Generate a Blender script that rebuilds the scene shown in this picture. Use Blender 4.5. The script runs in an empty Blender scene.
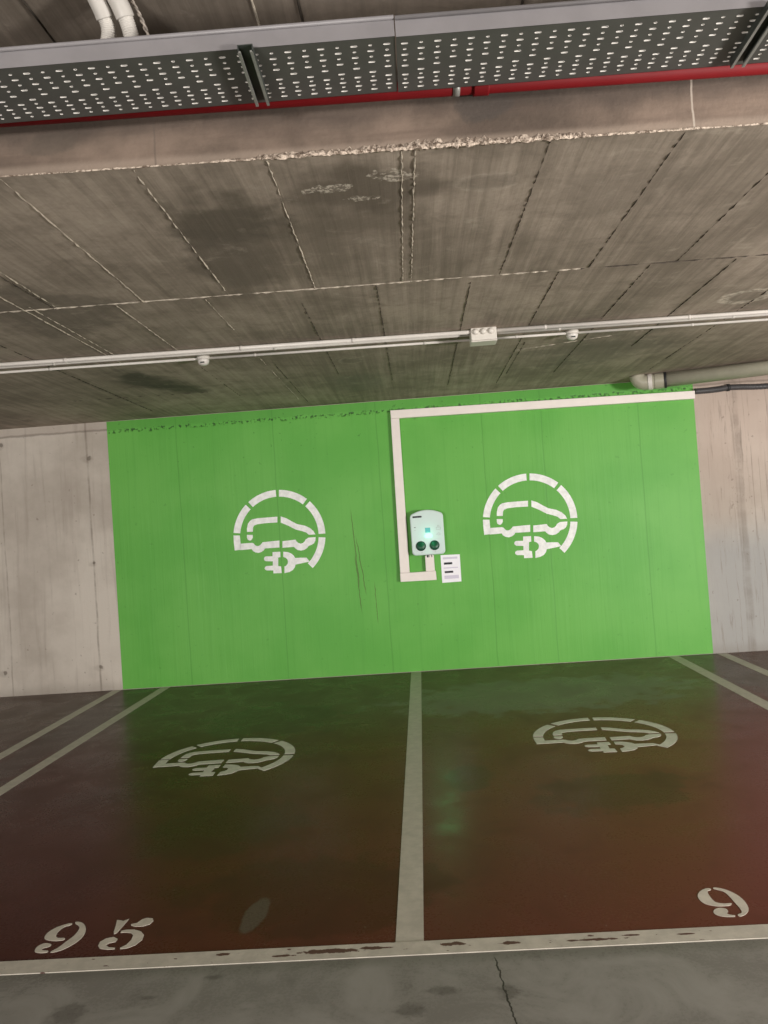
import bpy, bmesh, math, random
from mathutils import Vector, Matrix
random.seed(7)
C = bpy.context.scene.collection
PI = math.pi

# ------------------------------------------------------------------ measures (metres)
H_LOW, H_UP = 2.575, 2.955          # underside of the slab over the bays / of the slab over the lane
Y_EDGE, SKEW = -4.849, 0.041        # the step between the two slabs, slightly out of square
Y_STRIPE0, Y_STRIPE1 = -4.697, -4.776
XL, XR = -2.791, 2.770              # green paint
def edge_y(x): return Y_EDGE + SKEW * x

# ------------------------------------------------------------------ node helpers
def lin(c):
    return tuple(((v/255)/12.92 if v/255 <= .04045 else ((v/255+.055)/1.055)**2.4) for v in c)

class Mat:
    def __init__(s, name, rough=.8, spec=.3, metallic=0.):
        s.m = bpy.data.materials.new(name); s.m.use_nodes = True
        s.nt = s.m.node_tree; s.b = s.nt.nodes['Principled BSDF']
        s.b.inputs['Roughness'].default_value = rough
        s.b.inputs['Specular IOR Level'].default_value = spec
        s.b.inputs['Metallic'].default_value = metallic
        s.co = s.node('ShaderNodeTexCoord').outputs['Object']
    def node(s, t, **kw):
        n = s.nt.nodes.new(t)
        for k, v in kw.items(): setattr(n, k, v)
        return n
    def put(s, sock, v):
        if isinstance(v, bpy.types.NodeSocket): s.nt.links.new(v, sock)
        elif isinstance(v, (tuple, list)) and len(v) == 3 and sock.type == 'RGBA': sock.default_value = (*v, 1)
        else: sock.default_value = v
    def scale(s, sx, sy, sz, vec=None):
        n = s.node('ShaderNodeVectorMath', operation='MULTIPLY'); s.put(n.inputs[0], vec or s.co); n.inputs[1].default_value = (sx, sy, sz)
        return n.outputs[0]
    def noise(s, scale, detail=4, rough=.55, dist=0., vec=None):
        n = s.node('ShaderNodeTexNoise'); s.put(n.inputs['Vector'], vec or s.co)
        n.inputs['Scale'].default_value = scale; n.inputs['Detail'].default_value = detail
        n.inputs['Roughness'].default_value = rough; n.inputs['Distortion'].default_value = dist
        return n.outputs[0]
    def math(s, op, a, b=0., c=None, clamp=False):
        n = s.node('ShaderNodeMath', operation=op, use_clamp=clamp); s.put(n.inputs[0], a); s.put(n.inputs[1], b)
        if c is not None: s.put(n.inputs[2], c)
        return n.outputs[0]
    def rng(s, v, a, b, c=0., d=1., smooth=True):
        n = s.node('ShaderNodeMapRange', interpolation_type='SMOOTHSTEP' if smooth else 'LINEAR')
        s.put(n.inputs[0], v)
        for i, k in enumerate((a, b, c, d)): n.inputs[i+1].default_value = k
        return n.outputs[0]
    def mix(s, f, a, b, mode='MIX'):
        n = s.node('ShaderNodeMix', data_type='RGBA', blend_type=mode)
        s.put(n.inputs[0], f); s.put(n.inputs[6], a); s.put(n.inputs[7], b)
        return n.outputs[2]
    def xyz(s):
        n = s.node('ShaderNodeSeparateXYZ'); s.put(n.inputs[0], s.co); return n.outputs
    def ell(s, c, r, rot=0., rough=.5, freq=6., soft=.35, axes='XY'):
        """soft-edged blotch round c with radii r in the plane of two axes"""
        o = s.xyz(); a = o['XYZ'.index(axes[0])]; b = o['XYZ'.index(axes[1])]
        dx = s.math('SUBTRACT', a, c[0]); dy = s.math('SUBTRACT', b, c[1])
        cr, sr = math.cos(rot), math.sin(rot)
        u = s.math('ADD', s.math('MULTIPLY', dx, cr/r[0]), s.math('MULTIPLY', dy, sr/r[0]))
        v = s.math('ADD', s.math('MULTIPLY', dx, -sr/r[1]), s.math('MULTIPLY', dy, cr/r[1]))
        d = s.math('SQRT', s.math('ADD', s.math('MULTIPLY', u, u), s.math('MULTIPLY', v, v)))
        n = s.noise(freq, 5, .6)
        d = s.math('ADD', d, s.math('MULTIPLY', s.math('SUBTRACT', n, .5), rough*3.5))
        return s.rng(d, 1+soft*.5, 1-soft*.5), d
    def ln(s, axis, pos, w, wob=.006, freq=5., soft=.5):
        """thin line at axis = pos"""
        a = s.xyz()['XYZ'.index(axis)]
        n = s.math('MULTIPLY', s.math('SUBTRACT', s.noise(freq, 3), .5), wob*2)
        d = s.math('ABSOLUTE', s.math('ADD', s.math('SUBTRACT', a, pos), n))
        return s.rng(d, w*(1+soft), w*(1-soft))
    def color(s, v): s.put(s.b.inputs['Base Color'], v); return s
    def bump(s, h, strength=.3, dist=.01):
        n = s.node('ShaderNodeBump'); s.put(n.inputs['Height'], h)
        n.inputs['Strength'].default_value = strength; n.inputs['Distance'].default_value = dist
        s.nt.links.new(n.outputs[0], s.b.inputs['Normal']); return s
    def gain(s, v, col): return s.mix(1., col, v, 'MULTIPLY')

def plain(name, col, rough=.5, spec=.4, metallic=0., var=.12, freq=12.):
    m = Mat(name, rough, spec, metallic); c = lin(col)
    n = m.rng(m.noise(freq, 5), .3, .7)
    m.color(m.mix(n, tuple(k*(1-var) for k in c), tuple(min(1, k*(1+var)) for k in c)))
    return m.m

# ------------------------------------------------------------------ materials
def concrete_slab(name, stains=True, tone=1.0):
    m = Mat(name, .85, .25)
    big = m.noise(1.1, 6, .6)
    streak = m.noise(1., 5, .65, 0, m.scale(26, .8, 1))
    fine = m.noise(40, 4)
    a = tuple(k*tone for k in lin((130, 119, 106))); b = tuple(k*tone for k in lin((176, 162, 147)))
    col = m.mix(m.rng(m.math('ADD', m.math('MULTIPLY', big, .62), m.math('MULTIPLY', streak, .38)), .36, .64), a, b)
    col = m.mix(m.rng(fine, .4, .75, 0, .2), col, lin((118, 109, 97)))
    plank = m.noise(1., 1, .5, 0, m.scale(10.5, .3, 1))
    col = m.mix(m.rng(plank, .56, .70, 0, .25), col, lin((120, 111, 98)))
    if stains:
        for (c, r, rot, rg, f, colr, amt) in [
            ((-1.78, -1.66), (.17, .42), -.25, .5, 5, (62, 60, 52), .8),
            ((-1.62, -1.25), (.12, .22), -.4, .5, 7, (72, 69, 60), .7),
            ((-.55, -4.36), (.20, .22), .5, .9, 5, (86, 79, 69), .75),
            ((-.62, -3.95), (.16, .30), .1, .9, 4, (103, 94, 84), .6),
            ((.02, -4.57), (.28, .17), 0, .7, 5, (93, 84, 73), .75),
            ((.0, -4.28), (.24, .10), 0, .7, 6, (108, 98, 86), .55),
            ((1.55, -1.5), (.5, .5), .2, .9, 4, (103, 98, 88), .55),
            ((-.30, -1.0), (.20, .4), 0, .6, 4, (110, 108, 96), .55),
            ((.9, -4.4), (.3, .2), .2, .8, 4, (120, 110, 98), .5),
            ((-1.7, -3.45), (.30, .35), 0, .9, 3, (93, 86, 76), .6)]:
            k, _ = m.ell(c, r, rot, rg, f, .9)
            col = m.mix(m.math('MULTIPLY', k, amt), col, lin(colr))
        # flaked white patches and a dried water ring
        for (c, r) in [((.12, -4.66), (.075, .035)), ((-.11, -4.60), (.075, .03)), ((.0, -4.50), (.05, .02))]:
            k, _ = m.ell(c, r, 0, 1.2, 22, .2)
            k = m.math('MULTIPLY', k, m.rng(m.noise(52, 5, .7), .47, .56, .12, 1.))
            col = m.mix(m.math('MULTIPLY', k, .8), col, lin((212, 202, 186)))
        for (c, r, rot) in [((2.13, -2.72), (.13, .12), .3), ((.45, -4.55), (.1, .06), 0), ((-.27, -1.85), (.07, .1), 0)]:
            k, d = m.ell(c, r, rot, .18, 9)
            ring = m.math('MULTIPLY', m.rng(d, .66, .84), m.rng(d, 1.34, 1.12))
            col = m.mix(m.math('MULTIPLY', m.math('MULTIPLY', ring, m.rng(m.noise(30, 4, .7), .38, .58, .15, 1.)), .8 if c[0] > 2 else .14), col, lin((228, 217, 200)))
            col = m.mix(m.math('MULTIPLY', k, .3), col, lin((84, 78, 68)))
    mot = m.noise(5.5, 8, .68, .4)
    col = m.mix(m.rng(mot, .47, .68, 0, .42), col, lin((112, 102, 90)))
    col = m.mix(m.rng(mot, .44, .30, 0, .35), col, lin((190, 178, 162)))
    m.color(col)
    m.bump(m.math('ADD', m.math('MULTIPLY', streak, .6), m.math('MULTIPLY', fine, .25)), .35, .012)
    return m.m

def wall_concrete():
    m = Mat('cast_concrete_wall', .85, .2)
    x, y, z = m.xyz()
    big = m.noise(.9, 6, .6); streak = m.noise(1., 5, .6, .3, m.scale(14, 1, .9)); fine = m.noise(55, 3)
    col = m.mix(m.rng(big, .35, .65), lin((172, 162, 150)), lin((202, 193, 181)))
    col = m.mix(m.rng(streak, .5, .72, 0, .45), col, lin((156, 145, 134)))
    pink = m.math('MULTIPLY', m.rng(x, 2.0, 3.0), m.rng(z, .9, 2.2))
    col = m.mix(m.math('MULTIPLY', pink, .6), col, lin((190, 168, 154)))
    grey = m.math('MULTIPLY', m.rng(x, 2.0, 3.0), m.rng(z, 1.35, .9))
    col = m.mix(m.math('MULTIPLY', grey, .85), col, lin((158, 158, 155)))
    # heavy vertical streaks on the right hand bay
    s2 = m.noise(1., 6, .7, .8, m.scale(34, 1, 1.6))
    s2m = m.math('MULTIPLY', m.rng(s2, .54, .66), m.rng(x, 2.6, 3.0))
    col = m.mix(m.math('MULTIPLY', s2m, .55), col, lin((128, 116, 106)))
    for px, w, a in ((-3.0, .009, .5), (-3.86, .007, .4), (3.14, .028, .38), (3.10, .008, .3), (-5.0, .010, .5), (4.3, .01, .5), (-6.2, .01, .5), (5.4, .01, .5)):
        brk = m.rng(m.noise(1., 4, .6, 0, m.scale(3, 1, 5)), .35, .6, .25, 1.)
        col = m.mix(m.math('MULTIPLY', m.math('MULTIPLY', m.ln('X', px, w, .016, 2.5), brk), a), col, lin((112, 101, 90)))
    scr = m.math('MULTIPLY', m.rng(m.noise(1., 5, .7, 1.5, m.scale(24, 1, 9)), .60, .66), m.ell((3.12, 1.45), (.10, .62), 0, .4, 5, .8, 'XZ')[0])
    col = m.mix(m.math('MULTIPLY', scr, .6), col, lin((126, 116, 104)))
    for (px, pz, q) in ((-2.985, 2.236, .022), (-2.998, 1.226, .014), (-2.992, .228, .018), (-3.93, .228, .018), (-3.84, 2.42, .02)):
        k, _ = m.ell((px, pz), (q, q), 0, .6, 26, .6, 'XZ')
        col = m.mix(m.math('MULTIPLY', k, .7), col, lin((98, 88, 78)))
        k, _ = m.ell((px-.02, pz-.01), (q*2.4, q*1.7), 0, .5, 14, .8, 'XZ')
        col = m.mix(m.math('MULTIPLY', k, .22), col, lin((120, 108, 96)))
    # casting ledge under the slab
    zz = m.math('ADD', z, m.math('MULTIPLY', m.math('SUBTRACT', m.noise(5, 4, .7), .5), .035))
    led = m.math('MULTIPLY', m.rng(m.math('ABSOLUTE', m.math('SUBTRACT', zz, 2.497)), .016, .004), .55)
    col = m.mix(led, col, lin((104, 94, 84)))
    col = m.mix(m.rng(zz, 2.49, 2.51, 0, .3), col, lin((150, 136, 124)))
    col = m.mix(m.rng(m.noise(24, 2, .5), .68, .74, 0, .5), col, lin((120, 110, 100)))
    col = m.mix(m.rng(z, .12, 0., 0, .35), col, lin((130, 122, 112)))
    m.color(col)
    m.bump(m.math('ADD', m.math('MULTIPLY', streak, .5), m.math('MULTIPLY', fine, .3)), .3, .01)
    return m.m

def green_paint():
    m = Mat('green_masonry_paint', .5, .35)
    x, y, z = m.xyz()
    big = m.noise(1.3, 5, .5); streak = m.noise(1., 4, .6, .2, m.scale(20, 1, .7))
    col = m.mix(m.rng(big, .35, .65), lin((90, 166, 62)), lin((102, 174, 72)))
    col = m.mix(m.rng(streak, .5, .75, 0, .25), col, lin((78, 150, 54)))
    for px in (-2.12, -1.19, -.2, .79, 1.35, 2.25):
        col = m.mix(m.math('MULTIPLY', m.ln('X', px, .006, .012, 2.), .3), col, lin((60, 124, 40)))
    # pitted line where the slab was cast on the wall
    zz = m.math('ADD', z, m.math('MULTIPLY', m.math('SUBTRACT', m.noise(7, 5, .7), .5), .06))
    band = m.rng(m.math('ABSOLUTE', m.math('SUBTRACT', zz, 2.475)), .026, .006)
    pits = m.rng(m.noise(34, 4, .6), .50, .58)
    col = m.mix(m.math('MULTIPLY', m.math('MULTIPLY', band, pits), .85), col, lin((30, 62, 20)))
    col = m.mix(m.rng(zz, 2.47, 2.51, 0, .35), col, lin((66, 132, 44)))
    pp = m.math('MULTIPLY', m.rng(m.noise(20, 3, .6), .66, .70), m.rng(z, 1.9, 2.5, .25, .8))
    col = m.mix(pp, col, lin((62, 122, 42)))
    # cracks left of the cable duct
    for (x0, z0, x1, z1, w) in ((-.50, 1.62, -.46, .78, .0045), (-.47, 1.35, -.40, .72, .004), (-.49, 1.2, -.455, .55, .0035), (-.32, .9, -.31, .45, .003)):
        dx, dz = x1-x0, z1-z0; L = math.hypot(dx, dz)
        ux, uz = dx/L, dz/L
        rx = m.math('SUBTRACT', x, x0); rz = m.math('SUBTRACT', z, z0)
        t = m.math('DIVIDE', m.math('ADD', m.math('MULTIPLY', rx, ux), m.math('MULTIPLY', rz, uz)), L)
        d = m.math('ABSOLUTE', m.math('ADD', m.math('SUBTRACT', m.math('MULTIPLY', rx, uz), m.math('MULTIPLY', rz, ux)),
                   m.math('MULTIPLY', m.math('SUBTRACT', m.noise(9, 4, .6), .5), .03)))
        msk = m.math('MULTIPLY', m.rng(d, w*1.5, w*.5), m.math('MULTIPLY', m.rng(t, 0, .25), m.rng(t, 1., .8)))
        col = m.mix(m.math('MULTIPLY', msk, .75), col, lin((74, 84, 34)))
    m.color(col)
    m.bump(m.math('ADD', streak, m.math('MULTIPLY', m.math('MULTIPLY', band, pits), -1.)), .3, .01)
    return m.m

def floor_paint():
    m = Mat('painted_garage_floor', .4, .07)
    x, y, z = m.xyz()
    big = m.noise(1.2, 6, .6); cloud = m.noise(3.2, 6, .65, .6); fine = m.noise(90, 3)
    side_light = m.rng(m.math('ADD', x, m.math('MULTIPLY', big, 1.6)), -1.4, 3.2)  # red painted darker leftwards, standing in for light falling off from the right
    red = m.mix(side_light, lin((64, 30, 22)), lin((108, 60, 50)))
    red = m.mix(m.rng(big, .35, .65, 0, .3), red, lin((96, 52, 41)))
    red = m.mix(m.rng(cloud, .52, .72, 0, .35), red, lin((66, 42, 33)))
    dusty = m.rng(y, -2.6, -1.0)                                  # dusty, tyre-worn end by the wall
    red = m.mix(m.math('MULTIPLY', dusty, .6), red, lin((92, 82, 70)))
    for (c, r, rot, colr, amt) in [((1.0, -1.2), (1.1, .55), .1, (112, 104, 96), .7), ((-1.05, -1.5), (.5, .5), 0, (66, 56, 44), .55),
            ((-.57, -4.45), (.035, .12), -.1, (112, 106, 96), .75), ((-.35, -4.3), (.5, .3), 0, (62, 36, 26), .5),
            ((1.0, -3.4), (.4, .25), .3, (66, 42, 34), .5), ((-.9, -3.6), (.4, .3), .3, (62, 38, 28), .5),
            ((.3, -3.05), (.12, .2), 0, (64, 42, 36), .5), ((2.62, -.5), (.16, 1.4), 0, (100, 94, 88), .5), ((-2.6, -1.4), (.16, 1.6), 0, (82, 72, 68), .5)]:
        k, _ = m.ell(c, r, rot, .6, 6)
        red = m.mix(m.math('MULTIPLY', k, amt), red, lin(colr))
    specks = m.rng(m.noise(60, 2, .4), .74, .78, 0, .5)
    red = m.mix(specks, red, lin((140, 126, 112)))
    grey = m.mix(m.rng(cloud, .35, .65), lin((122, 119, 112)), lin((142, 139, 132)))
    grey = m.mix(m.rng(m.noise(7, 4, .6, .5), .60, .70, 0, .35), grey, lin((96, 92, 86)))
    for (c, r) in [((-1.02, -5.0), (.05, .05)), ((.0, -5.05), (.04, .03)), ((-.8, -4.93), (.022, .012)), ((.29, -4.98), (.03, .03)), ((-.62, -4.84), (.03, .012)), ((.1, -4.96), (.04, .02))]:
        k, _ = m.ell(c, r, 0, .7, 34, 1.)
        grey = m.mix(m.math('MULTIPLY', k, .5), grey, lin((72, 68, 62)))
    damp = m.rng(m.math('ADD', y, m.math('MULTIPLY', m.noise(6, 4), .06)), -4.815, -4.745)
    grey = m.mix(m.math('MULTIPLY', damp, .45), grey, lin((84, 84, 72)))
    # crack in the lane slab
    cx = m.math('ADD', m.math('SUBTRACT', x, .265), m.math('ADD', m.math('MULTIPLY', m.math('ADD', y, 4.8), .09), m.math('MULTIPLY', m.math('SUBTRACT', m.noise(14, 5, .6), .5), .05)))
    grey = m.mix(m.math('MULTIPLY', m.rng(m.math('ABSOLUTE', cx), .004, .0015), m.rng(y, -4.78, -4.82)), grey, lin((60, 57, 52)))
    yy = m.math('ADD', y, m.math('MULTIPLY', fine, .006))
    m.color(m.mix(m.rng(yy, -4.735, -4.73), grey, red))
    m.put(m.b.inputs['Roughness'], m.rng(m.math('ADD', m.math('MULTIPLY', cloud, .6), m.math('MULTIPLY', fine, .4)), .35, .65, .23, .38))
    m.bump(m.math('ADD', m.math('MULTIPLY', fine, .3), cloud), .05, .01)
    return m.m

def road_paint(name, col=(184, 177, 164), worn=()):
    m = Mat(name, .55, .35)
    n = m.noise(18, 5, .65); g = m.noise(3, 4)
    c = m.mix(m.rng(n, .3, .7), tuple(k*.84 for k in lin(col)), tuple(min(1, k*1.05) for k in lin(col)))
    c = m.mix(m.rng(g, .5, .75, 0, .35), c, tuple(k*.68 for k in lin(col)))
    if worn:
        w = None
        for cc, r in worn:
            k, _ = m.ell(cc, r, 0, .75, 30, .25)
            w = k if w is None else m.math('MAXIMUM', w, k)
        sp = m.rng(m.noise(46, 4, .6, 0, m.scale(.55, 1, 1)), .66, .69)
        c = m.mix(m.math('MAXIMUM', w, sp), c, lin((88, 60, 54)))
    m.color(c); return m.m

M_LOW = concrete_slab('shuttered_concrete_slab')
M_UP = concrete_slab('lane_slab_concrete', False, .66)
M_WALL, M_GREEN, M_FLOOR = wall_concrete(), green_paint(), floor_paint()
def face_concrete():
    m = Mat('beam_face_concrete', .85, .25)
    x, y, z = m.xyz()
    big = m.noise(2.2, 6, .6); streak = m.noise(1., 5, .6, .3, m.scale(1.6, 1, 18)); fine = m.noise(60, 3)
    col = m.mix(m.rng(big, .35, .65), lin((86, 75, 66)), lin((130, 113, 100)))
    col = m.mix(m.rng(streak, .45, .7, 0, .5), col, lin((96, 82, 73)))
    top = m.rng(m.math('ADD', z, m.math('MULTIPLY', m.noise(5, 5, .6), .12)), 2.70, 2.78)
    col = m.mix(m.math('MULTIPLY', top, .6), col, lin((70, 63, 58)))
    k, _ = m.ell((.44, 2.70), (.10, .045), 0, .7, 8, .5, 'XZ'); col = m.mix(m.math('MULTIPLY', k, .7), col, lin((74, 68, 63)))
    k, _ = m.ell((-.95, 2.67), (.09, .035), 0, .7, 8, .5, 'XZ'); col = m.mix(m.math('MULTIPLY', k, .5), col, lin((84, 76, 68)))
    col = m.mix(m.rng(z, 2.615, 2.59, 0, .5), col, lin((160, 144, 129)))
    for px, a, cc in ((-.63, .55, (96, 86, 78)), (1.084, .6, (196, 184, 170)), (-1.9, .5, (96, 86, 78)), (2.4, .5, (96, 86, 78))):
        col = m.mix(m.math('MULTIPLY', m.ln('X', px, .003, .006, 10.), a), col, lin(cc))
    m.color(col).bump(m.math('ADD', streak, fine), .25, .01); return m.m
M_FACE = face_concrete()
M_RIDGE = plain('pale_cement_ridge', (176, 166, 150), .9, .2, var=.3, freq=30)
M_JOINT = plain('dark_shutter_joint', (66, 60, 53), .9, .2, var=.3, freq=30)
def mortar():
    m = Mat('broken_pale_mortar', .95, .15)
    n = m.noise(70, 6, .7, .6); b = m.noise(16, 4, .6)
    col = m.mix(m.rng(n, .38, .58), lin((112, 97, 84)), lin((222, 204, 186)))
    col = m.mix(m.rng(b, .52, .66, 0, .7), col, lin((128, 112, 99)))
    m.color(col).bump(n, .9, .012); return m.m
M_MORTAR = mortar()
M_LINE = road_paint('white_road_paint')
M_STRIPE = road_paint('worn_white_road_paint', (188, 181, 168), (((-.27, -4.725), (.11, .012)), ((-.12, -4.718), (.06, .008)), ((.14, -4.715), (.035, .012)),
          ((.33, -4.725), (.03, .008)), ((.60, -4.728), (.09, .007)), ((.72, -4.712), (.03, .005)), ((-.62, -4.715), (.025, .008)), ((.9, -4.72), (.03, .004)), ((-.42, -4.74), (.04, .006))))
M_SYMW = road_paint('white_stencil_paint_wall', (244, 244, 240))
M_SYMF = road_paint('white_stencil_paint_floor', (206, 204, 190))
M_NUM = road_paint('white_stencil_numerals', (200, 192, 178))
M_TRAY = plain('grey_powder_coated_steel', (132, 128, 129), .45, .45, .0, .05)
M_TRAYB = plain('shaded_grey_tray_steel', (82, 82, 78), .5, .4, .0, .06)  # same tray steel, with the underside's shade painted in as darker grey
M_SLOT = plain('lit_punched_steel_edge', (240, 236, 230), .35, .6, .0, .03)  # light caught by the slot rims, painted in as near-white
M_STRUT = plain('dark_galvanised_channel', (62, 66, 62), .5, .5, .2, .15)
M_STRUTL = plain('bare_galvanised_lip', (150, 150, 144), .4, .5, .3, .1)
M_RED = plain('red_sprinkler_enamel', (118, 13, 19), .65, .25, 0, .06)  # enamel darkened to carry the tray's shadow in its colour
M_PVC = plain('white_pvc_conduit', (206, 200, 192), .4, .45, 0, .03)
M_PVC2 = plain('greyish_pvc_conduit', (196, 190, 182), .45, .45, 0, .04)
M_BOX = plain('white_junction_box_plastic', (208, 202, 192), .5, .4, 0, .03)
M_DUCT = plain('cream_white_pvc_trunking', (236, 226, 218), .4, .4, 0, .02)
M_DRAIN = plain('beige_grey_drain_pvc', (160, 156, 138), .4, .45, 0, .05)
M_RUB = plain('black_rubber', (42, 42, 42), .55, .4, 0, .15)
M_BLACK = plain('black_corrugated_plastic', (70, 68, 68), .45, .45, 0, .1)
M_CASE = plain('pale_grey_charger_casing', (206, 222, 216), .35, .45, 0, .015, 6)  # green LED light tinted into the casing's base colour
M_SOCK = plain('dark_green_socket_cover', (16, 74, 50), .4, .5, 0, .1)
M_SOCKR = plain('black_green_socket_ring', (14, 40, 32), .5, .4, 0, .1)
M_LOGO = plain('black_print', (38, 40, 44), .5, .3, 0, .05)
M_PRINT = plain('faint_grey_print', (184, 192, 188), .5, .3, 0, .02)
M_SCREEN = plain('teal_display', (96, 178, 180), .15, .6, 0, .05)
M_PAPER = plain('white_paper', (246, 244, 248), .7, .2, 0, .01)
M_LILAC = plain('pale_lilac_print', (214, 208, 222), .7, .2, 0, .02)
M_DARKP = plain('blurred_dark_print', (60, 58, 62), .7, .2, 0, .1)
M_WIRE = plain('twisted_cable_jacket', (150, 140, 130), .6, .4, 0, .5, 60)
def glow():
    m = Mat('status_lamp_glow', .3, .4); m.color((.5, 1., .8))
    m.b.inputs['Emission Color'].default_value = (.34, 1.0, .74, 1); m.b.inputs['Emission Strength'].default_value = .75
    return m.m
M_GLOW = glow()

# ------------------------------------------------------------------ mesh helpers
class MB:
    def __init__(s): s.v = []; s.f = []; s.mi = []; s.sm = []
    def add(s, vs, fs, mi=0, sm=False):
        o = len(s.v); s.v += [tuple(v) for v in vs]
        for f in fs: s.f.append([i+o for i in f]); s.mi.append(mi); s.sm.append(sm)
    def box(s, a, b, mi=0):
        x0, y0, z0 = a; x1, y1, z1 = b
        s.add([(x0,y0,z0),(x1,y0,z0),(x1,y1,z0),(x0,y1,z0),(x0,y0,z1),(x1,y0,z1),(x1,y1,z1),(x0,y1,z1)],
              [(0,3,2,1),(4,5,6,7),(0,1,5,4),(1,2,6,5),(2,3,7,6),(3,0,4,7)], mi)
    def prism(s, pts, frame, t0, t1, mi=0):
        """outline pts (u,v) extruded from t0 to t1; frame(u,v,t) -> xyz"""
        n = len(pts)
        area = sum(pts[i][0]*pts[(i+1) % n][1]-pts[(i+1) % n][0]*pts[i][1] for i in range(n))
        if area < 0: pts = pts[::-1]
        vs = [frame(u, v, t0) for u, v in pts] + [frame(u, v, t1) for u, v in pts]
        s.add(vs, [list(range(n))[::-1], list(range(n, 2*n))] + [(i, (i+1) % n, n+(i+1) % n, n+i) for i in range(n)], mi)
    def sweep(s, path, rad, seg=14, mi=0, cap=True):
        P = [Vector(q) for q in path]; n = len(P)
        T = [(P[min(i+1, n-1)]-P[max(i-1, 0)]).normalized() for i in range(n)]
        up = Vector((0, 0, 1)) if abs(T[0].z) < .9 else Vector((1, 0, 0))
        N = (up - T[0]*up.dot(T[0])).normalized(); vs = []
        for i in range(n):
            N = (N - T[i]*N.dot(T[i])).normalized(); B = T[i].cross(N)
            r = rad(i/(n-1)) if callable(rad) else rad
            for k in range(seg):
                a = 2*PI*k/seg; vs.append(P[i] + N*(r*math.cos(a)) + B*(r*math.sin(a)))
        fs = [(i*seg+k, i*seg+(k+1) % seg, (i+1)*seg+(k+1) % seg, (i+1)*seg+k) for i in range(n-1) for k in range(seg)]
        o = len(s.v); s.add(vs, fs, mi, True)
        if cap:
            s.f += [[o+k for k in range(seg)][::-1], [o+(n-1)*seg+k for k in range(seg)]]; s.mi += [mi, mi]; s.sm += [False, False]
    def lathe(s, prof, origin, axis='z', seg=24, mi=0, sm=True):
        """prof: (radius, height) along axis"""
        vs = []
        for r, h in prof:
            for k in range(seg):
                a = 2*PI*k/seg; c, d = r*math.cos(a), r*math.sin(a)
                q = {'z': (c, d, h), 'y': (c, h, d), 'x': (h, c, d)}[axis]
                vs.append(tuple(origin[i]+q[i] for i in range(3)))
        n = len(prof)
        fs = [(i*seg+k, i*seg+(k+1) % seg, (i+1)*seg+(k+1) % seg, (i+1)*seg+k) for i in range(n-1) for k in range(seg)]
        fs += [[k for k in range(seg)], [(n-1)*seg+k for k in range(seg)]]
        s.add(vs, fs, mi, sm)
    def build(s, name, mats, parent=None, bevel=0., loc=None, fix=True):
        me = bpy.data.meshes.new(name)
        if loc is not None: s.v = [(x-loc[0], y-loc[1], z-loc[2]) for x, y, z in s.v]
        me.from_pydata(s.v, [], s.f)
        for m in (mats if isinstance(mats, (list, tuple)) else [mats]): me.materials.append(m)
        for i, q in enumerate(me.polygons): q.material_index = s.mi[i]; q.use_smooth = s.sm[i]
        if fix:
            b = bmesh.new(); b.from_mesh(me); bmesh.ops.recalc_face_normals(b, faces=b.faces); b.to_mesh(me); b.free()
        o = bpy.data.objects.new(name, me); C.objects.link(o)
        if loc is not None: o.location = loc
        if parent: o.parent = parent
        if bevel:
            w = o.modifiers.new('edge', 'BEVEL'); w.width = bevel; w.segments = 2; w.limit_method = 'ANGLE'; w.angle_limit = .6
        return o

def tag(o, label=None, cat=None, group=None, kind=None):
    for k, v in (('label', label), ('category', cat), ('group', group), ('kind', kind)):
        if v: o[k] = v
    return o
def thing(name, label, cat, loc=(0, 0, 0), group=None):
    o = bpy.data.objects.new(name, None); o.empty_display_size = .05; C.objects.link(o); o.location = loc
    return tag(o, label, cat, group)
def rel(o):          # offset of a thing, so parts may be written in world measures
    return tuple(o.location)
def part(mb, name, mats, t, bevel=0.):
    l = Vector(rel(t)); p = t.parent
    while p: l += p.location; p = p.parent
    mb.v = [(x-l.x, y-l.y, z-l.z) for x, y, z in mb.v]
    return mb.build(name, mats, t, bevel)
def catmull(pts, n=6, closed=False):
    out = []; N = len(pts)
    for i in range(N if closed else N-1):
        g = (lambda k: Vector(pts[k % N])) if closed else (lambda k: Vector(pts[max(0, min(N-1, k))]))
        a, b, c, d = g(i-1), g(i), g(i+1), g(i+2)
        for j in range(n):
            t = j/n
            out.append(.5*((2*b)+(c-a)*t+(2*a-5*b+4*c-d)*t*t+(3*b-a-3*c+d)*t**3))
    if not closed: out.append(Vector(pts[-1]))
    return out

# ------------------------------------------------------------------ the setting
XA, XB, YB = -6.5, 6.5, -13.
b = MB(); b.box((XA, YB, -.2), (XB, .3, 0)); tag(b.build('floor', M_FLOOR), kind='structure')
b = MB(); b.box((XA, 0, 0), (XB, .3, H_UP+.3)); tag(b.build('wall_back', M_WALL), kind='structure')
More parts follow.
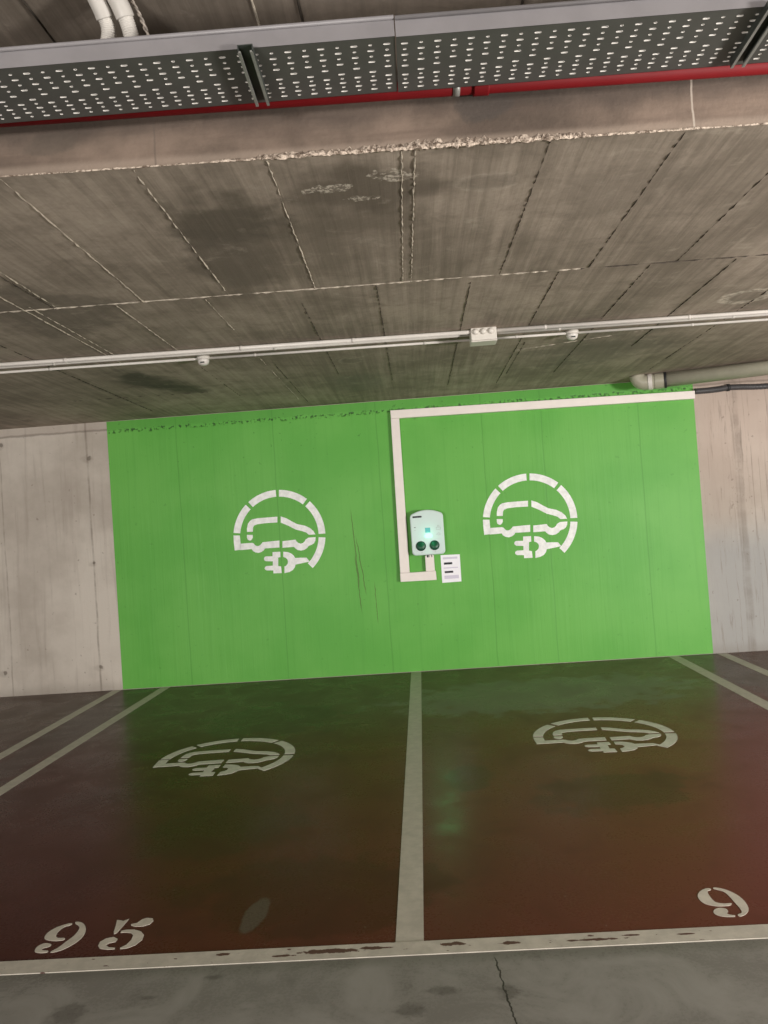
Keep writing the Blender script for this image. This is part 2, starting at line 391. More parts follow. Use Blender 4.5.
# slab over the bays, with its shutter joints standing out as thin ridges
b = MB()
y0, y1 = edge_y(XA), edge_y(XB)
b.add([(XA, y0, H_LOW), (XB, y1, H_LOW), (XB, 0, H_LOW), (XA, 0, H_LOW)], [(0, 3, 2, 1)], 0)
b.add([(XA, y0, H_LOW), (XB, y1, H_LOW), (XB, y1, H_UP+.3), (XA, y0, H_UP+.3)], [(0, 1, 2, 3)], 1)
b.add([(XA, y0, H_UP+.3), (XB, y1, H_UP+.3), (XB, 0, H_UP+.3), (XA, 0, H_UP+.3)], [(0, 1, 2, 3)], 0)
def ridge(pts, w, h, mi, br=0.):
    if mi == 3: w *= .72
    P = [Vector((*q, 0)) for q in pts]; L = (P[-1]-P[0]).length; n = max(2, int(L/.022)); run = []
    for i in range(n+1):
        q = P[0].lerp(P[-1], i/n); d = (P[-1]-P[0]).normalized(); s_ = Vector((-d.y, d.x, 0))
        k = random.uniform(.35, 1.25) if random.random() > br else .05
        run.append((q + s_*random.uniform(-.002, .002), s_, k))
    for i in range(n):
        (q, s_, k), (q2, _, k2) = run[i], run[i+1]
        A, B_ = q - s_*w*k/2, q + s_*w*k/2; A2, B2 = q2 - s_*w*k2/2, q2 + s_*w*k2/2
        z = H_LOW
        b.add([(A.x, A.y, z), (q.x, q.y, z-h*k), (B_.x, B_.y, z), (A2.x, A2.y, z), (q2.x, q2.y, z-h*k2), (B2.x, B2.y, z)],
              [(0, 1, 4, 3), (1, 2, 5, 4)], mi)
YT = -3.515
near = [(-1.14, 2, .1), (-.716, 2, .35), (-.288, 2, .2), (.143, 2, .1), (.185, 2, .15), (.618, 3, .35), (1.05, 3, .5), (1.48, 3, .45), (-1.57, 2, .2), (-2.0, 3, .3), (1.92, 3, .3), (2.36, 3, .3)]
for x, mi, br in near: ridge([(x+.009, edge_y(x)+.01), (x-.012, YT+.02*x)], .0055, .005, mi, br)
far = [(-1.60, -4.05, -3.53, 3, .1), (-1.745, -3.85, -2.3, 2, .05), (-1.70, -3.6, -2.5, 2, .3), (-1.30, -3.52, -2.35, 2, .1), (-.855, -3.5, -2.9, 2, .45), (-.86, -2.3, -.4, 2, .6), (-.80, -2.0, -.3, 3, .4), (.0, -3.5, -1.0, 3, .25), (-.40, -3.3, -1.4, 3, .5),
       (.471, -3.45, -.6, 3, .25), (.90, -3.47, -.5, 3, .2), (.94, -2.0, -.9, 3, .3), (1.345, -3.47, -.8, 3, .3), (1.77, -3.45, -1.6, 3, .1), (-2.2, -3.5, -.4, 3, .3), (2.2, -3.45, -.6, 3, .4), (-1.3, -2.0, -.7, 3, .6)]
for x, a, c, mi, br in far: ridge([(x, a), (x, c)], .0055, .005, mi, br)
for x0, x1, mi, br in ((-2.6, .14, 2, .15), (.14, 1.0, 2, .3), (1.0, 2.8, 3, .3)): ridge([(x0, YT+.02*x0), (x1, YT+.02*x1)], .014, .005, mi, br)
ridge([(.88, -1.75), (1.72, -2.07)], .01, .004, 2, .5)
ridge([(-2.6, -1.15), (-1.5, -1.1)], .008, .004, 3, .5)
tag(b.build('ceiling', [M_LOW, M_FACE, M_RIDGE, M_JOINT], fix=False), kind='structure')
# slab over the lane
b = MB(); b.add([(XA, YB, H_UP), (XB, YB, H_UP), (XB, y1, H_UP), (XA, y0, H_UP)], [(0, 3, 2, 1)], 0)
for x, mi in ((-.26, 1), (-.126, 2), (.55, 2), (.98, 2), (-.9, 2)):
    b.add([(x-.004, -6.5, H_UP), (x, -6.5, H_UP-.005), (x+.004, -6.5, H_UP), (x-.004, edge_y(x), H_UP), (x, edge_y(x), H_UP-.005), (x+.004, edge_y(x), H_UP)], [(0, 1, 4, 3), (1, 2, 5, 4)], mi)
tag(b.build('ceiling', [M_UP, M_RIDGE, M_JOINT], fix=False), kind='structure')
# crumbly mortar lip along the lower edge of the downstand
b = MB(); x = -3.4; prev = None; rows = []
while x < 3.4:
    strong = .95 if -.30 < x < .74 else (.30 if -.45 < x < 1.1 else .07)
    if .19 < x < .42: strong = 1.3
    a = random.uniform(.35, 1.) * strong; c = random.uniform(.3, 1.) * strong
    y = edge_y(x)
    rows.append([(x, y+.004+.012*c, H_LOW+.001), (x+random.uniform(-.003, .003), y-.002-.004*a, H_LOW-.001-.010*a*random.random()),
                 (x+random.uniform(-.003, .003), y-.002-.011*a, H_LOW+.004*random.random()+.001), (x, y-.001, H_LOW+.003+.020*c)])
    x += random.uniform(.005, .011)
for r0, r1 in zip(rows, rows[1:]): b.add(r0+r1, [(0, 1, 5, 4), (1, 2, 6, 5), (2, 3, 7, 6)])
tag(b.build('trim_1', M_MORTAR, fix=False), kind='structure')

# ------------------------------------------------------------------ painted things
def wall_f(y): return lambda u, v, t: (u, y-t, v)
def floor_f(u, v, t): return (u, v, t)
b = MB(); b.box((XL, -.002, .004), (XR, -.0006, H_LOW-.003))
tag(b.build('painted_panel', M_GREEN), 'bright green painted rectangle on the back concrete wall behind both charging bays', 'painted wall panel')

def line(pts, label, mat=M_LINE, t=.0012, cat='parking line', group=None, name='parking_line'):
    q = MB(); q.prism(pts, floor_f, 0., t); return tag(q.build(name, mat), label, cat, group)
def strip(xt, xb, ya, yb, w): return [(xt-w/2, ya), (xt+w/2, ya), (xb+w/2, yb), (xb-w/2, yb)]
line(strip(.015, -.003, -.004, Y_STRIPE0, .094), 'long white floor line between the two charging bays, ending below the charger')
line(strip(-2.375, -2.425, -.004, Y_STRIPE0, .085), 'white floor line at the left edge of bay 95, inner one of the left pair')
line(strip(-2.845, -2.80, -.004, Y_STRIPE0, .085), 'white floor line left of bay 95, outer one of the left pair')
line(strip(2.405, 2.372, -.004, Y_STRIPE0, .095), 'white floor line at the right edge of the right bay, inner one of the pair')
line(strip(2.845, 2.80, -.004, Y_STRIPE0, .088), 'white floor line right of the right bay, outer one of the right pair')
line([(-6, Y_STRIPE0-.02), (6, Y_STRIPE0+.035), (6, Y_STRIPE1+.035), (-6, Y_STRIPE1-.02)], 'worn white cross stripe with flaked patches along the front of both bays', M_STRIPE, .003)

# --- the charging symbol: seven arcs and a corner, a car outline and a plug, all stencil-cut
S = .44/301
def L(txt): return [((float(a)-384)*S, (386-float(c))*S) for a, c in (q.split(',') for q in txt.split())]
def arc(a0, a1, r0=.3755, r1=.44, n=16):
    A = [math.radians(a0+(a1-a0)*i/n) for i in range(n+1)]
    return [(r1*math.cos(a), r1*math.sin(a)) for a in A] + [(r0*math.cos(a), r0*math.sin(a)) for a in reversed(A)]
RING = [arc(3.2, 48.8), arc(53.3, 90.6), arc(94.6, 132.6), arc(137.2, 176), arc(-43.5, -1.6), L('83,382 125,382 130,434 128,475 92,480 86,430')]
CAR = [L('128,436 160,433 205,430 216,434 224,444 234,450 245,451 257,446 266,437 275,426 330,420 385,415 385,460 340,463 290,466 283,478 268,489 248,495 228,492 212,483 203,470 165,474 126,477'),
       L('172,358 172,335 178,306 190,288 206,277 240,270 300,265 371,260 371,297 290,302 240,309 218,318 212,330 210,358'),
       L('172,378 210,378 210,396 204,408 194,415 186,414 176,407 172,396'),
       L('393,258 430,270 465,290 500,308 550,318 585,334 608,354 620,375 577,377 560,363 530,353 490,343 445,320 393,298'),
       L('405,419 450,414 490,409 496,420 508,430 523,435 538,431 549,421 556,408 575,396 600,394 621,393 620,415 611,432 598,442 577,449 566,463 549,475 527,480 505,477 489,466 480,456 440,459 405,462')]
PLUG = [L('340,490 390,487 392,522 377,526 377,580 396,583 400,626 346,628 345,609 302,609 292,604 288,595 293,585 302,580 342,578 342,550 297,549 287,543 283,533 288,522 297,518 340,517'),
        L('410,487 440,490 462,499 478,512 488,528 525,526 562,526 583,551 540,560 490,571 486,588 472,607 450,619 418,627 418,584 430,577 439,564 441,550 437,537 426,527 410,521')]
def symbol(cx, cy, ang, scale, plane, label, mat):
    t = thing('charging_symbol', label, 'painted symbol', (cx, -.002, cy) if plane == 'wall' else (cx, cy, 0.))
    ca, sa = math.cos(math.radians(ang))*scale, math.sin(math.radians(ang))*scale
    for nm, polys in (('ring', RING), ('car_outline', CAR), ('plug', PLUG)):
        q = MB()
        for P in polys:
            P = [(u*ca-v*sa, u*sa+v*ca) for u, v in P]
            q.prism(P, (lambda u, v, h: (u, -h, v)) if plane == 'wall' else (lambda u, v, h: (u, v, h)), 0., .0012)
        q.build(nm, mat, t)
symbol(-1.193, 1.362, -3.9, 1.0, 'wall', 'white stencilled electric car and plug symbol on the green wall, left of the charger', M_SYMW)
symbol(1.178, 1.348, -4.05, 1.0, 'wall', 'white stencilled electric car and plug symbol on the green wall, right of the charger', M_SYMW)
symbol(-1.183, -2.446, -2.2, .987, 'floor', 'white stencilled electric car and plug symbol on the red floor of the left bay', M_SYMF)
symbol(1.179, -2.428, -4.3, .977, 'floor', 'white stencilled electric car and plug symbol on the red floor of the right bay', M_SYMF)

N9L = [[(-1.2564,-4.4534),(-1.2761,-4.4586),(-1.3004,-4.4771),(-1.3158,-4.5055),(-1.3167,-4.5359),(-1.3067,-4.5563),(-1.2851,-4.5685),(-1.2543,-4.5737),(-1.2317,-4.5692),(-1.2357,-4.556),(-1.2602,-4.5539),(-1.2741,-4.5396),(-1.2798,-4.5127),(-1.2737,-4.4795),(-1.2534,-4.4648)],
 [(-1.2456,-4.4446),(-1.2302,-4.4461),(-1.209,-4.4605),(-1.1855,-4.4942),(-1.1724,-4.5354),(-1.1729,-4.5743),(-1.1879,-4.6109),(-1.2102,-4.6373),(-1.2351,-4.6498),(-1.2432,-4.6431),(-1.2288,-4.6198),(-1.2181,-4.5832),(-1.2072,-4.5455),(-1.2071,-4.5058),(-1.2175,-4.4777),(-1.2397,-4.4577)],
 [(-1.2649,-4.5956),(-1.2907,-4.5859),(-1.3078,-4.6008),(-1.3079,-4.6256),(-1.2973,-4.6423),(-1.2733,-4.6491),(-1.2542,-4.6459),(-1.2571,-4.6359),(-1.2785,-4.6317),(-1.2827,-4.619),(-1.2645,-4.6106)]]
N5L = [[(-1.0892,-4.445),(-1.0743,-4.4492),(-1.0612,-4.4546),(-1.0446,-4.4407),(-1.047,-4.4726),(-1.0503,-4.5197),(-1.0533,-4.5393),(-1.0601,-4.5453),(-1.0671,-4.5315),(-1.0763,-4.4905)],
 [(-1.0232,-4.4816),(-1.0029,-4.4738),(-.9935,-4.4497),(-.9788,-4.4398),(-.9545,-4.4462),(-.9457,-4.4652),(-.9507,-4.4882),(-.9717,-4.4999),(-1.0005,-4.5),(-1.018,-4.4916)],
 [(-1.0413,-4.5245),(-1.0255,-4.5193),(-.9964,-4.5205),(-.9656,-4.5365),(-.9458,-4.5618),(-.9411,-4.5942),(-.9533,-4.6269),(-.9744,-4.6436),(-.9987,-4.6476),(-1.0015,-4.6389),(-.9862,-4.6217),(-.9806,-4.5908),(-.9858,-4.5583),(-.9982,-4.5442),(-1.0181,-4.5385),(-1.0396,-4.5379)],
 [(-1.0337,-4.5799),(-1.0535,-4.5654),(-1.0783,-4.5735),(-1.0908,-4.594),(-1.0871,-4.6194),(-1.0719,-4.6391),(-1.041,-4.6477),(-1.0178,-4.646),(-1.0199,-4.6373),(-1.0436,-4.6329),(-1.0601,-4.6179),(-1.0546,-4.6059),(-1.0331,-4.599)]]
N9R = [[(1.0814,-4.425),(1.068,-4.4227),(1.0448,-4.4359),(1.0253,-4.4597),(1.0165,-4.4841),(1.0167,-4.5131),(1.0266,-4.5343),(1.0455,-4.5466),(1.0668,-4.5519),(1.0983,-4.5509),(1.1087,-4.5424),(1.1107,-4.5345),(1.0885,-4.5364),(1.0651,-4.526),(1.0587,-4.5066),(1.0588,-4.48),(1.0606,-4.459),(1.066,-4.4424),(1.0788,-4.4351)],
 [(1.0958,-4.4194),(1.1157,-4.4259),(1.1364,-4.4454),(1.154,-4.4812),(1.1603,-4.5232),(1.1556,-4.5668),(1.1445,-4.5931),(1.126,-4.6143),(1.1069,-4.6238),(1.1001,-4.6194),(1.1037,-4.6106),(1.1169,-4.6043),(1.1236,-4.5911),(1.1259,-4.5639),(1.1248,-4.5238),(1.1234,-4.4781),(1.1176,-4.4521),(1.103,-4.4376),(1.0914,-4.4277)],
 [(1.0801,-4.5869),(1.0786,-4.5712),(1.0624,-4.5633),(1.0445,-4.5695),(1.0321,-4.5839),(1.0304,-4.6014),(1.0418,-4.6162),(1.0618,-4.6234),(1.086,-4.6241),(1.0904,-4.6162),(1.078,-4.6113),(1.0705,-4.6014)]]
def number(label, digits, loc):
    t = thing('bay_number', label, 'painted number', loc)
    for polys in digits:
        q = MB()
        for P in polys:
            P = [(v.x, v.y) for v in catmull([(a, c, 0) for a, c in P], 3, True)] if polys is not N5L else P
            q.prism(P, floor_f, 0., .0012)
        part(q, 'digit', M_NUM, t)
number('white stencilled number 95 on the red floor of the left bay, by the front stripe', [N9L, N5L], (-1.13, -4.55, 0))
number('white stencilled digit 9 on the red floor of the right bay, by the front stripe', [N9R], (1.09, -4.52, 0))

# ------------------------------------------------------------------ perforated cable tray
ZT = 2.68
def ty(x): return -5.252 + .020*x                                   # near lower edge
def tray_piece(x0, x1, label, lift=0.):
    t = thing('cable_tray', label, 'cable tray', ((x0+x1)/2, ty((x0+x1)/2), ZT))
    W = .262; pitch = .0442
    q = MB()
    rows1 = [.030+.0250*k for k in range(5)]; rows2 = [.152+.0213*k for k in range(5)]
    n = int((x1-x0)/pitch); pitch = (x1-x0)/n; z = ZT-lift
    P = lambda u, v, h=0.: (u, ty(u)+v, z+h)
    for c in range(n):
        xa = x0+c*pitch; xb = xa+pitch; xm = (xa+xb)/2; odd = c % 2
        cells = []
        for k, r in enumerate(rows1):
            if odd and k == 4: continue
            cells.append((r, .0105, (k+odd) % 2 == 0))
        for k, r in enumerate(rows2):
            if not odd and k == 0: continue
            cells.append((r, .0090, k % 2 == (0 if odd else 1)))
        v = 0.
        for r, hh, long_ in cells:
            if r-hh > v: q.add([P(xa, v), P(xb, v), P(xb, r-hh), P(xa, r-hh)], [(0, 1, 2, 3)])
            v = r+hh; w = .0095 if long_ else .0048; d = .0031; e = .0024
            o = [(xa, r-hh), (xb, r-hh), (xb, r+hh), (xa, r+hh)]
            i = [(xm-w+e, r-d), (xm+w-e, r-d), (xm+w, r-d+e), (xm+w, r+d-e), (xm+w-e, r+d), (xm-w+e, r+d), (xm-w, r+d-e), (xm-w, r-d+e)]
            q.add([P(*g) for g in o]+[P(*g) for g in i], [(0, 1, 5, 4), (1, 6, 5), (1, 2, 7, 6), (2, 8, 7), (2, 3, 9, 8), (3, 10, 9), (3, 0, 11, 10), (0, 4, 11)])
            # the punched rim, turned up into the tray and down a little at the far side
            q.add([P(*g, -.0004) for g in i]+[P(*g, .0058) for g in i], [(k, (k+1) % 8, 8+(k+1) % 8, 8+k) for k in range(8)], 1)
        q.add([P(xa, v), P(xb, v), P(xb, W), P(xa, W)], [(0, 1, 2, 3)])
    part(q, 'perforated_base', [M_TRAYB, M_SLOT], t)
    for nm, v0, sgn in (('side_rail', 0., -1), ('side_rail', W, 1)):
        q = MB(); hgt = .046
        a, c = P(x0, v0), P(x1, v0)
        q.add([a, c, (c[0], c[1], c[2]+hgt), (a[0], a[1], a[2]+hgt), (a[0], a[1]-sgn*.0015, a[2]), (c[0], c[1]-sgn*.0015, c[2]), (c[0], c[1]-sgn*.0015, c[2]+hgt), (a[0], a[1]-sgn*.0015, a[2]+hgt)],
              [(0, 1, 2, 3), (5, 4, 7, 6), (0, 4, 5, 1), (3, 2, 6, 7), (0, 3, 7, 4), (1, 5, 6, 2)])
        rail = part(q, nm, M_TRAY, t)
        q = MB(); q.sweep([(x0, P(x0, v0)[1]+sgn*.005, z+hgt+.002), (x1, P(x1, v0)[1]+sgn*.005, z+hgt+.002)], .0055, 10)
        lr = part(q, 'rolled_edge', M_TRAY, rail)
    return t
tray_piece(-3.2, .149, 'grey perforated cable tray length under the top ceiling, left of the joint')
tray_piece(.152, 3.2, 'grey perforated cable tray length under the top ceiling, right of the joint', .0025)

def channel(x, skew, label):
    t = thing('support_channel', label, 'support bracket', (x, -5.1, ZT))
    w, h, s_ = .0205, .021, .0025
    ya, yb = ty(x)-.022, ty(x)+.238
    X = lambda u, y: x+u+skew*(y-ya)
    z1 = ZT-.003; z0 = z1-h
    def plate(u0, u1, za, zb, mi, q):
        vs = [(X(u, y), y, z_) for y in (ya, yb) for u, z_ in ((u0, za), (u1, za), (u1, zb), (u0, zb))]
        q.add(vs, [(0, 1, 2, 3), (7, 6, 5, 4), (0, 4, 5, 1), (1, 5, 6, 2), (2, 6, 7, 3), (3, 7, 4, 0)], mi)
    q = MB(); plate(-w, w, z1-s_, z1, 0, q); plate(-w, -w+s_, z0, z1-s_, 0, q); plate(w-s_, w, z0, z1-s_, 0, q); part(q, 'channel_body', M_STRUT, t)
    for a in (-w, w-.008):
        q = MB(); plate(a, a+.008, z0-.001, z0+.004, 0, q); part(q, 'rolled_lip', M_STRUTL, t)
channel(-.247, -.02, 'dark steel channel bracket under the cable tray, above bay 95, left one of two')
channel(1.140, .03, 'dark steel channel bracket under the cable tray at the upper right corner')

# red pipe resting on the channels behind the tray
t = thing('sprinkler_pipe', 'red sprinkler pipe running behind the grey cable tray along the concrete beam', 'pipe', (0, -4.92, ZT+.025))
def py(x): return edge_y(x)-.037
ZP = ZT+.063
q = MB(); q.sweep([(-3.3, py(-3.3), ZP), (3.3, py(3.3), ZP)], .0255, 20); part(q, 'pipe_body', M_RED, t)
q = MB(); q.sweep([(.388, py(.388), ZP), (.392, py(.392), ZP), (.432, py(.432), ZP), (.436, py(.436), ZP)], .0305, 20); part(q, 'coupling', M_RED, t)
q = MB(); q.sweep([(.323, py(.323), ZP), (.345, py(.345), ZP)], .0275, 20); part(q, 'pipe_clip', M_STRUTL, t)

# corrugated conduits dropping into the tray, and a twisted lead
def flex(pts, r, label, s0, s1):
    t = thing('corrugated_conduit', label, 'flexible conduit', pts[-1])
    path = catmull(pts, 40)
    n = len(path)
    q = MB(); q.sweep(path, lambda f: r*(1+.07*math.cos(f*n*PI*.5)), 16); part(q, 'hose', M_PVC, t)
    for a, e, k in ((0, s0, 1.12), (s0+.012, s1, 1.26)):
        q = MB(); q.sweep(path[int(n*a):int(n*e)], lambda f: r*k if .05 < f < .95 else r*1.02, 8); part(q, 'sleeve', M_PVC2, t)
flex([(-.692, -5.20, H_UP), (-.682, -5.17, 2.93), (-.670, -5.14, 2.892), (-.668, -5.115, 2.85), (-.700, -5.095, 2.79), (-.76, -5.08, 2.715)], .0200, 'white corrugated conduit dropping into the cable tray at upper left, left one of the pair', .20, .46)
flex([(-.638, -5.20, H_UP), (-.627, -5.17, 2.93), (-.612, -5.14, 2.89), (-.602, -5.115, 2.835), (-.600, -5.095, 2.77), (-.615, -5.08, 2.705)], .0210, 'white corrugated conduit dropping into the cable tray at upper left, right one of the pair', .20, .46)
pw = [Vector(v) for v in catmull([(-.602, -5.13, H_UP), (-.585, -5.12, 2.92), (-.565, -5.11, 2.87), (-.548, -5.10, 2.80), (-.54, -5.10, 2.71)], 16)]
q = MB()
for ph in (0, PI):
    q.sweep([v+Vector((.0035*math.cos(i*.55+ph), .0035*math.sin(i*.55+ph), 0)) for i, v in enumerate(pw)], .0032, 8)
o = q.build('cable', M_WIRE, loc=tuple(pw[-1])); tag(o, 'thin twisted lead hanging beside the white corrugated conduits above the tray', 'cable')

# ------------------------------------------------------------------ conduits on the ceiling over the bays
def cy(x, o): return -2.49 + .04*x + o
def conduit(x0, x1, o, r, label, mat, clips):
    t = thing('conduit', label, 'conduit', ((x0+x1)/2, cy((x0+x1)/2, o), H_LOW-r))
    z = H_LOW-r-.006
    q = MB(); q.sweep([(x0, cy(x0, o), z), (x1, cy(x1, o), z)], r, 14); part(q, 'tube', mat, t)
    for cx in clips:
        q = MB(); q.sweep([(cx-.008, cy(cx, o), z), (cx+.008, cy(cx, o), z)], r*1.18, 14); part(q, 'saddle', M_PVC2, t)
BX0, BX1 = .534, .694
conduit(-5., BX0, 0, .0125, 'upper thick white ceiling conduit left of the junction box', M_PVC, (-2.0, -.9, -.2))
conduit(BX1, 5., 0, .0125, 'upper thick white ceiling conduit right of the junction box', M_PVC, (1.0, 1.9, 2.6))
conduit(-5., BX0, .065, .0115, 'second thick conduit close behind the upper one, left of the junction box', M_PVC2, (-2.1, -.7))
conduit(BX1, 5., .065, .0115, 'second thick conduit close behind the upper one, right of the junction box', M_PVC2, (1.1, 2.2))
S1, S2 = -1.198, 1.214
conduit(-5., S1-.04, .225, .0085, 'thin white ceiling conduit left of the left sensor', M_PVC, (-2.2,))
conduit(S1+.04, BX0+.03, .225, .0085, 'thin white ceiling conduit between the left sensor and the junction box', M_PVC, (-.86, .25))
conduit(BX1-.03, S2-.04, .225, .0085, 'thin white ceiling conduit between the junction box and the right sensor', M_PVC, (.85,))
conduit(S2+.04, 5., .225, .0085, 'thin white ceiling conduit right of the right sensor', M_PVC, (2.0,))
t = thing('junction_box', 'white rectangular junction box with three round entries on the ceiling conduits', 'junction box', (.614, cy(.614, .05), H_LOW))
bx = cy(.625, 0)-.030
q = MB(); q.box((BX0, bx, H_LOW-.078), (BX1, bx+.135, H_LOW)); part(q, 'housing', M_BOX, t, .006)
for k in range(3):
    q = MB(); q.lathe([(.019, 0), (.019, -.006), (.014, -.014), (.008, -.018)], (BX0+.030+.047*k, bx, H_LOW-.026), 'y', 16); part(q, 'cable_entry', M_BOX, t)
q = MB(); q.box((BX0-.002, bx+.006, H_LOW-.086), (BX1+.002, bx+.130, H_LOW-.078)); part(q, 'lid', M_BOX, t, .004)
for xs, lab in ((S1, 'small white domed sensor on the thin ceiling conduit at left'), (S2, 'small white domed sensor on the thin ceiling conduit at right, beyond the junction box')):
    yy = cy(xs, .225)
    t = thing('ceiling_sensor', lab, 'sensor', (xs, yy, H_LOW))
    q = MB(); q.lathe([(.042, 0), (.042, -.016), (.038, -.021)], (xs, yy, H_LOW), 'z', 24); part(q, 'base', M_BOX, t)
    q = MB(); q.lathe([(.038, -.019), (.037, -.034), (.031, -.050), (.018, -.059), (.006, -.061)], (xs, yy, H_LOW), 'z', 24); part(q, 'dome', M_PVC, t)
    q = MB(); q.box((xs-.012, yy-.039, H_LOW-.050), (xs+.013, yy-.028, H_LOW-.043)); part(q, 'lens_slot', M_STRUT, t)

# ------------------------------------------------------------------ drain pipe and black conduit at the right
t = thing('drain_pipe', 'thick beige drain pipe with elbow under the ceiling at the right', 'pipe', (2.4, -.36, H_LOW-.066))
a, c = Vector((2.16, -.30, H_LOW-.068)), Vector((5.4, -1.298, H_LOW-.068)); d = (c-a).normalized()
q = MB(); q.sweep([a+d*.16, c], .0625, 24); part(q, 'pipe_body', M_DRAIN, t)
arcp = [a+d*.16]+[a+d*.085+(-d*math.sin(k)+Vector((0, 0, 1))*(1-math.cos(k)))*.068 for k in [i*PI/2/10 for i in range(11)]]
q = MB(); q.sweep(arcp, .066, 24); part(q, 'elbow', M_DRAIN, t)
q = MB(); q.sweep([a+d*.105, a+d*.11, a+d*.135, a+d*.14], .0705, 24); part(q, 'collar', M_PVC, t)
q = MB(); q.sweep([a+d*.16, a+d*.165, a+d*.235, a+d*.24], .069, 24); part(q, 'socket', M_DRAIN, t)
q = MB(); q.sweep([a+d*.24, a+d*.244, a+d*.256, a+d*.26], .0725, 24); part(q, 'seal_ring', M_RUB, t)

t = thing('conduit', 'black corrugated conduit on bare concrete running right from the end of the white duct', 'conduit', (2.8, -.03, 2.43))
path = catmull([(2.775, -.033, 2.436), (2.90, -.034, 2.436), (3.0, -.033, 2.441), (3.08, -.031, 2.449), (3.2, -.031, 2.446), (3.4, -.033, 2.436), (3.9, -.033, 2.44), (5.6, -.033, 2.44)], 34)
q = MB(); n_ = len(path); q.sweep(path, lambda f: .0265*(1+.05*math.cos(f*n_*PI*.5)), 14); part(q, 'hose', M_BLACK, t)
q = MB(); q.sweep([(3.068, -.031, 2.449), (3.09, -.031, 2.449)], .034, 16); part(q, 'clip', M_RUB, t)

# ------------------------------------------------------------------ cable trunking (duct)
DY = .052
t = thing('cable_trunking', 'cream white cable duct on the green wall running down beside the charger', 'cable duct', (0, -.002, 1.6))
def duct(pts, nm='duct_length', dy=DY):
    q = MB(); q.prism(pts, wall_f(-.002), 0, dy); return part(q, nm, M_DUCT, t, .003)
duct([(-.056, 2.392), (2.766, 2.368), (2.768, 2.441), (-.058, 2.470)])
duct([(-.0575, 2.391), (.0215, 2.391), (.0195, .938), (-.069, .938)])
duct([(-.071, .856), (.267, .853), (.264, .937), (-.071, .937)], dy=DY+.003)
duct([(.172, .938), (.256, .938), (.256, 1.085), (.174, 1.085)])

# ------------------------------------------------------------------ charger
t = thing('wall_charger', 'pale grey wall charger with two dark green sockets and a glowing light', 'car charger', (.211, -.002, 1.1))
CX0, CX1, CZ0 = .057, .365, 1.094
def round_rect(x0, x1, z0, z1, r, top=0., n=8):
    P = []
    for (cx, cz, a0) in ((x1-r, z1-r, 0), (x0+r, z1-r, 90), (x0+r, z0+r, 180), (x1-r, z0+r, 270)):
        for k in range(n+1):
            a = math.radians(a0+90*k/n); P.append((cx+r*math.cos(a), cz+r*math.sin(a)))
    if top:                                                        # arched upper edge: one shallow curve with rounded shoulders
        P = P[2*(n+1):]
        w, cx = (x1-x0)/2, (x0+x1)/2; arch = []
        for k in range(41):
            u = math.sin((k/40-.5)*PI); e = max(0., (abs(u)-.86)/.14)
            arch.append((cx+w*u*-1, z1-r*1.0+(top+r*.62)*(1-.60*u*u)-r*.30*(1-math.sqrt(max(0., 1-e*e)))*2.2))
        P = arch[::-1][::-1] + P
    return P
q = MB(); q.prism(round_rect(CX0+.012, CX1-.012, CZ0+.012, 1.468, .03, .042), wall_f(-.002), 0, .075); part(q, 'back_shell', M_CASE, t, .004)
q = MB(); q.prism(round_rect(CX0, CX1, CZ0, 1.478, .036, .048), wall_f(-.077), 0, .050); case = part(q, 'front_cover', M_CASE, t, .010)
YF = -.127
def on_face(nm, pts, mat, h=.002, par=None):
    q = MB(); q.prism(pts, wall_f(YF), -.001, h); return part(q, nm, mat, par or t)
def rect(x0, z0, x1, z1): return [(x0, z0), (x1, z0), (x1, z1), (x0, z1)]
on_face('name_strip', rect(.082, 1.444, .166, 1.460), M_LOGO)
on_face('display', rect(.190, 1.300, .238, 1.346), M_SCREEN)
on_face('status_light', round_rect(.182, .252, 1.252, 1.288, .016), M_GLOW, .004)
for xs in (.142, .268):
    zc = 1.180
    q = MB(); q.lathe([(.046, 0), (.046, -.008), (.042, -.013)], (xs, YF+.001, zc), 'y', 28); s_ = part(q, 'socket', M_SOCKR, t)
    q = MB(); q.lathe([(.041, -.012), (.041, -.017), (.036, -.022), (.0, -.023)], (xs, YF+.001, zc), 'y', 28); part(q, 'socket_cover', M_SOCK, s_)
for xs in (.146, .270): on_face('socket_mark', rect(xs-.007, 1.116, xs+.007, 1.121), M_PRINT)
for zz in (1.352, 1.326): on_face('side_mark', rect(.090, zz, .104, zz+.005), M_LOGO if zz > 1.34 else M_PRINT)
# faint card and contactless marks on the right of the cover
def outline(x0, z0, x1, z1, w): return [rect(x0, z0, x1, z0+w), rect(x0, z1-w, x1, z1), rect(x0, z0, x0+w, z1), rect(x1-w, z0, x1, z1)]
q = MB()
for P in outline(.292, 1.322, .334, 1.346, .004)+[rect(.304, 1.346, .308, 1.364), rect(.318, 1.346, .322, 1.364), rect(.304, 1.360, .322, 1.364)]: q.prism(P, wall_f(YF), -.001, .001)
part(q, 'card_mark', M_PRINT, t)
q = MB()
for r in (.010, .020, .030):
    A = [math.radians(215+110*i/10) for i in range(11)]
    q.prism([(.313+r*math.cos(a), 1.300+r*math.sin(a)) for a in A]+[(.313+(r-.004)*math.cos(a), 1.300+(r-.004)*math.sin(a)) for a in reversed(A)], wall_f(YF), -.001, .001)
part(q, 'wireless_mark', M_PRINT, t)
q = MB(); q.box((.180, -.052, 1.060), (.250, -.012, 1.113)); gl = part(q, 'cable_gland', M_PVC, t, .004)
for x0, x1 in ((.190, .208), (.213, .217), (.232, .240)):
    q = MB(); q.box((x0, -.0545, 1.068), (x1, -.0515, 1.093)); part(q, 'gland_mark', M_LOGO, gl)

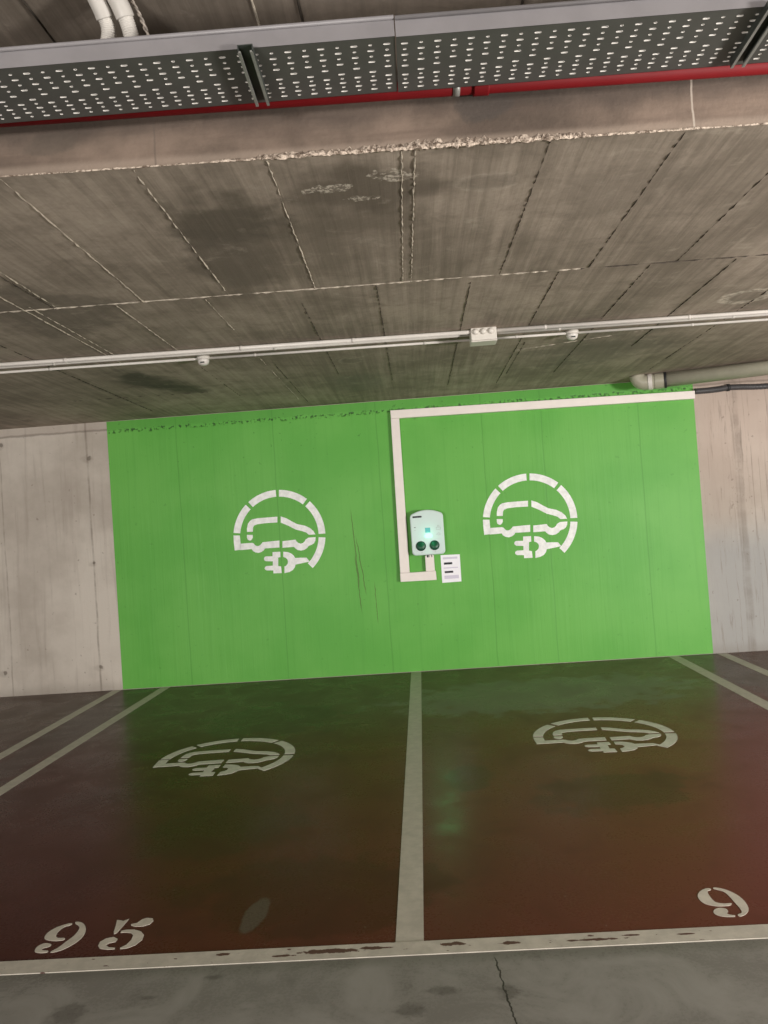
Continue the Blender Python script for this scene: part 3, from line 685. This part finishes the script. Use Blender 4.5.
# notice sheet
t = thing('notice_sheet', 'white paper notice with two dark text lines taped to the green wall below the charger', 'notice', (.41, -.002, .95))
q = MB(); q.prism([(.3195, 1.079), (.5005, 1.075), (.4985, .820), (.3185, .818)], wall_f(-.002), 0, .001); part(q, 'paper', M_PAPER, t)
def strip_on(nm, x0, z0, x1, z1, mat):
    q = MB(); q.prism(rect(x0, z0, x1, z1), wall_f(-.003), 0, .0004); part(q, nm, mat, t)
strip_on('text_line', .346, .987, .424, 1.007, M_LOGO)
strip_on('text_line', .348, .907, .428, .926, M_DARKP)
strip_on('text_line', .340, .950, .476, .960, M_LILAC)
strip_on('text_line', .340, 1.037, .476, 1.056, M_LILAC)
strip_on('text_line', .342, .852, .478, .884, M_LILAC)

# ------------------------------------------------------------------ light
def area(name, loc, target, size, size_y, power, col):
    l = bpy.data.lights.new(name, 'AREA'); l.shape = 'RECTANGLE'; l.size = size; l.size_y = size_y; l.energy = power; l.color = col
    o = bpy.data.objects.new(name, l); C.objects.link(o); o.location = loc
    o.rotation_euler = (Vector(target)-Vector(loc)).to_track_quat('-Z', 'Y').to_euler()
area('low_unseen_lamp', (4.8, -7.2, 1.05), (.3, 0, 1.6), .8, .6, 375, (1., .965, .93))  # unseen lamps, placed low and tilted up to throw light on the ceiling
area('low_unseen_lamp', (-2.6, -11.5, 1.05), (-.6, 0, 1.6), 1.4, .6, 310, (1., .965, .93))
area('status_lamp', (.217, -.165, 1.27), (.217, -3., .3), .06, .035, .75, (.10, 1., .22))
l = bpy.data.lights.new('status_glow', 'POINT'); l.energy = .16; l.color = (.2, 1., .72); l.shadow_soft_size = .02
o = bpy.data.objects.new('status_glow', l); C.objects.link(o); o.location = (.217, -.21, 1.285)
w = bpy.data.worlds.new('garage_air'); bpy.context.scene.world = w; w.use_nodes = True
w.node_tree.nodes['Background'].inputs[0].default_value = (1., .965, .93, 1); w.node_tree.nodes['Background'].inputs[1].default_value = .85

# ------------------------------------------------------------------ camera
cam = bpy.data.cameras.new('camera'); co = bpy.data.objects.new('camera', cam); C.objects.link(co)
yaw, pitch, roll = -.0414, .0189, -.0688
f = Vector((math.sin(yaw)*math.cos(pitch), math.cos(yaw)*math.cos(pitch), math.sin(pitch)))
r0 = Vector((math.cos(yaw), -math.sin(yaw), 0)); u0 = r0.cross(f)
r = r0*math.cos(roll)+u0*math.sin(roll); u = -r0*math.sin(roll)+u0*math.cos(roll)
mw = Matrix((r, u, -f)).transposed().to_4x4(); mw.translation = Vector((.1173, -7.2694, 1.3839)); co.matrix_world = mw
cam.sensor_fit = 'HORIZONTAL'; cam.sensor_width = 36; cam.lens = 36*769.42/768; cam.clip_start = .05
sc = bpy.context.scene; sc.camera = co
sc.view_settings.view_transform = 'Standard'; sc.view_settings.look = 'None'; sc.view_settings.exposure = 0.
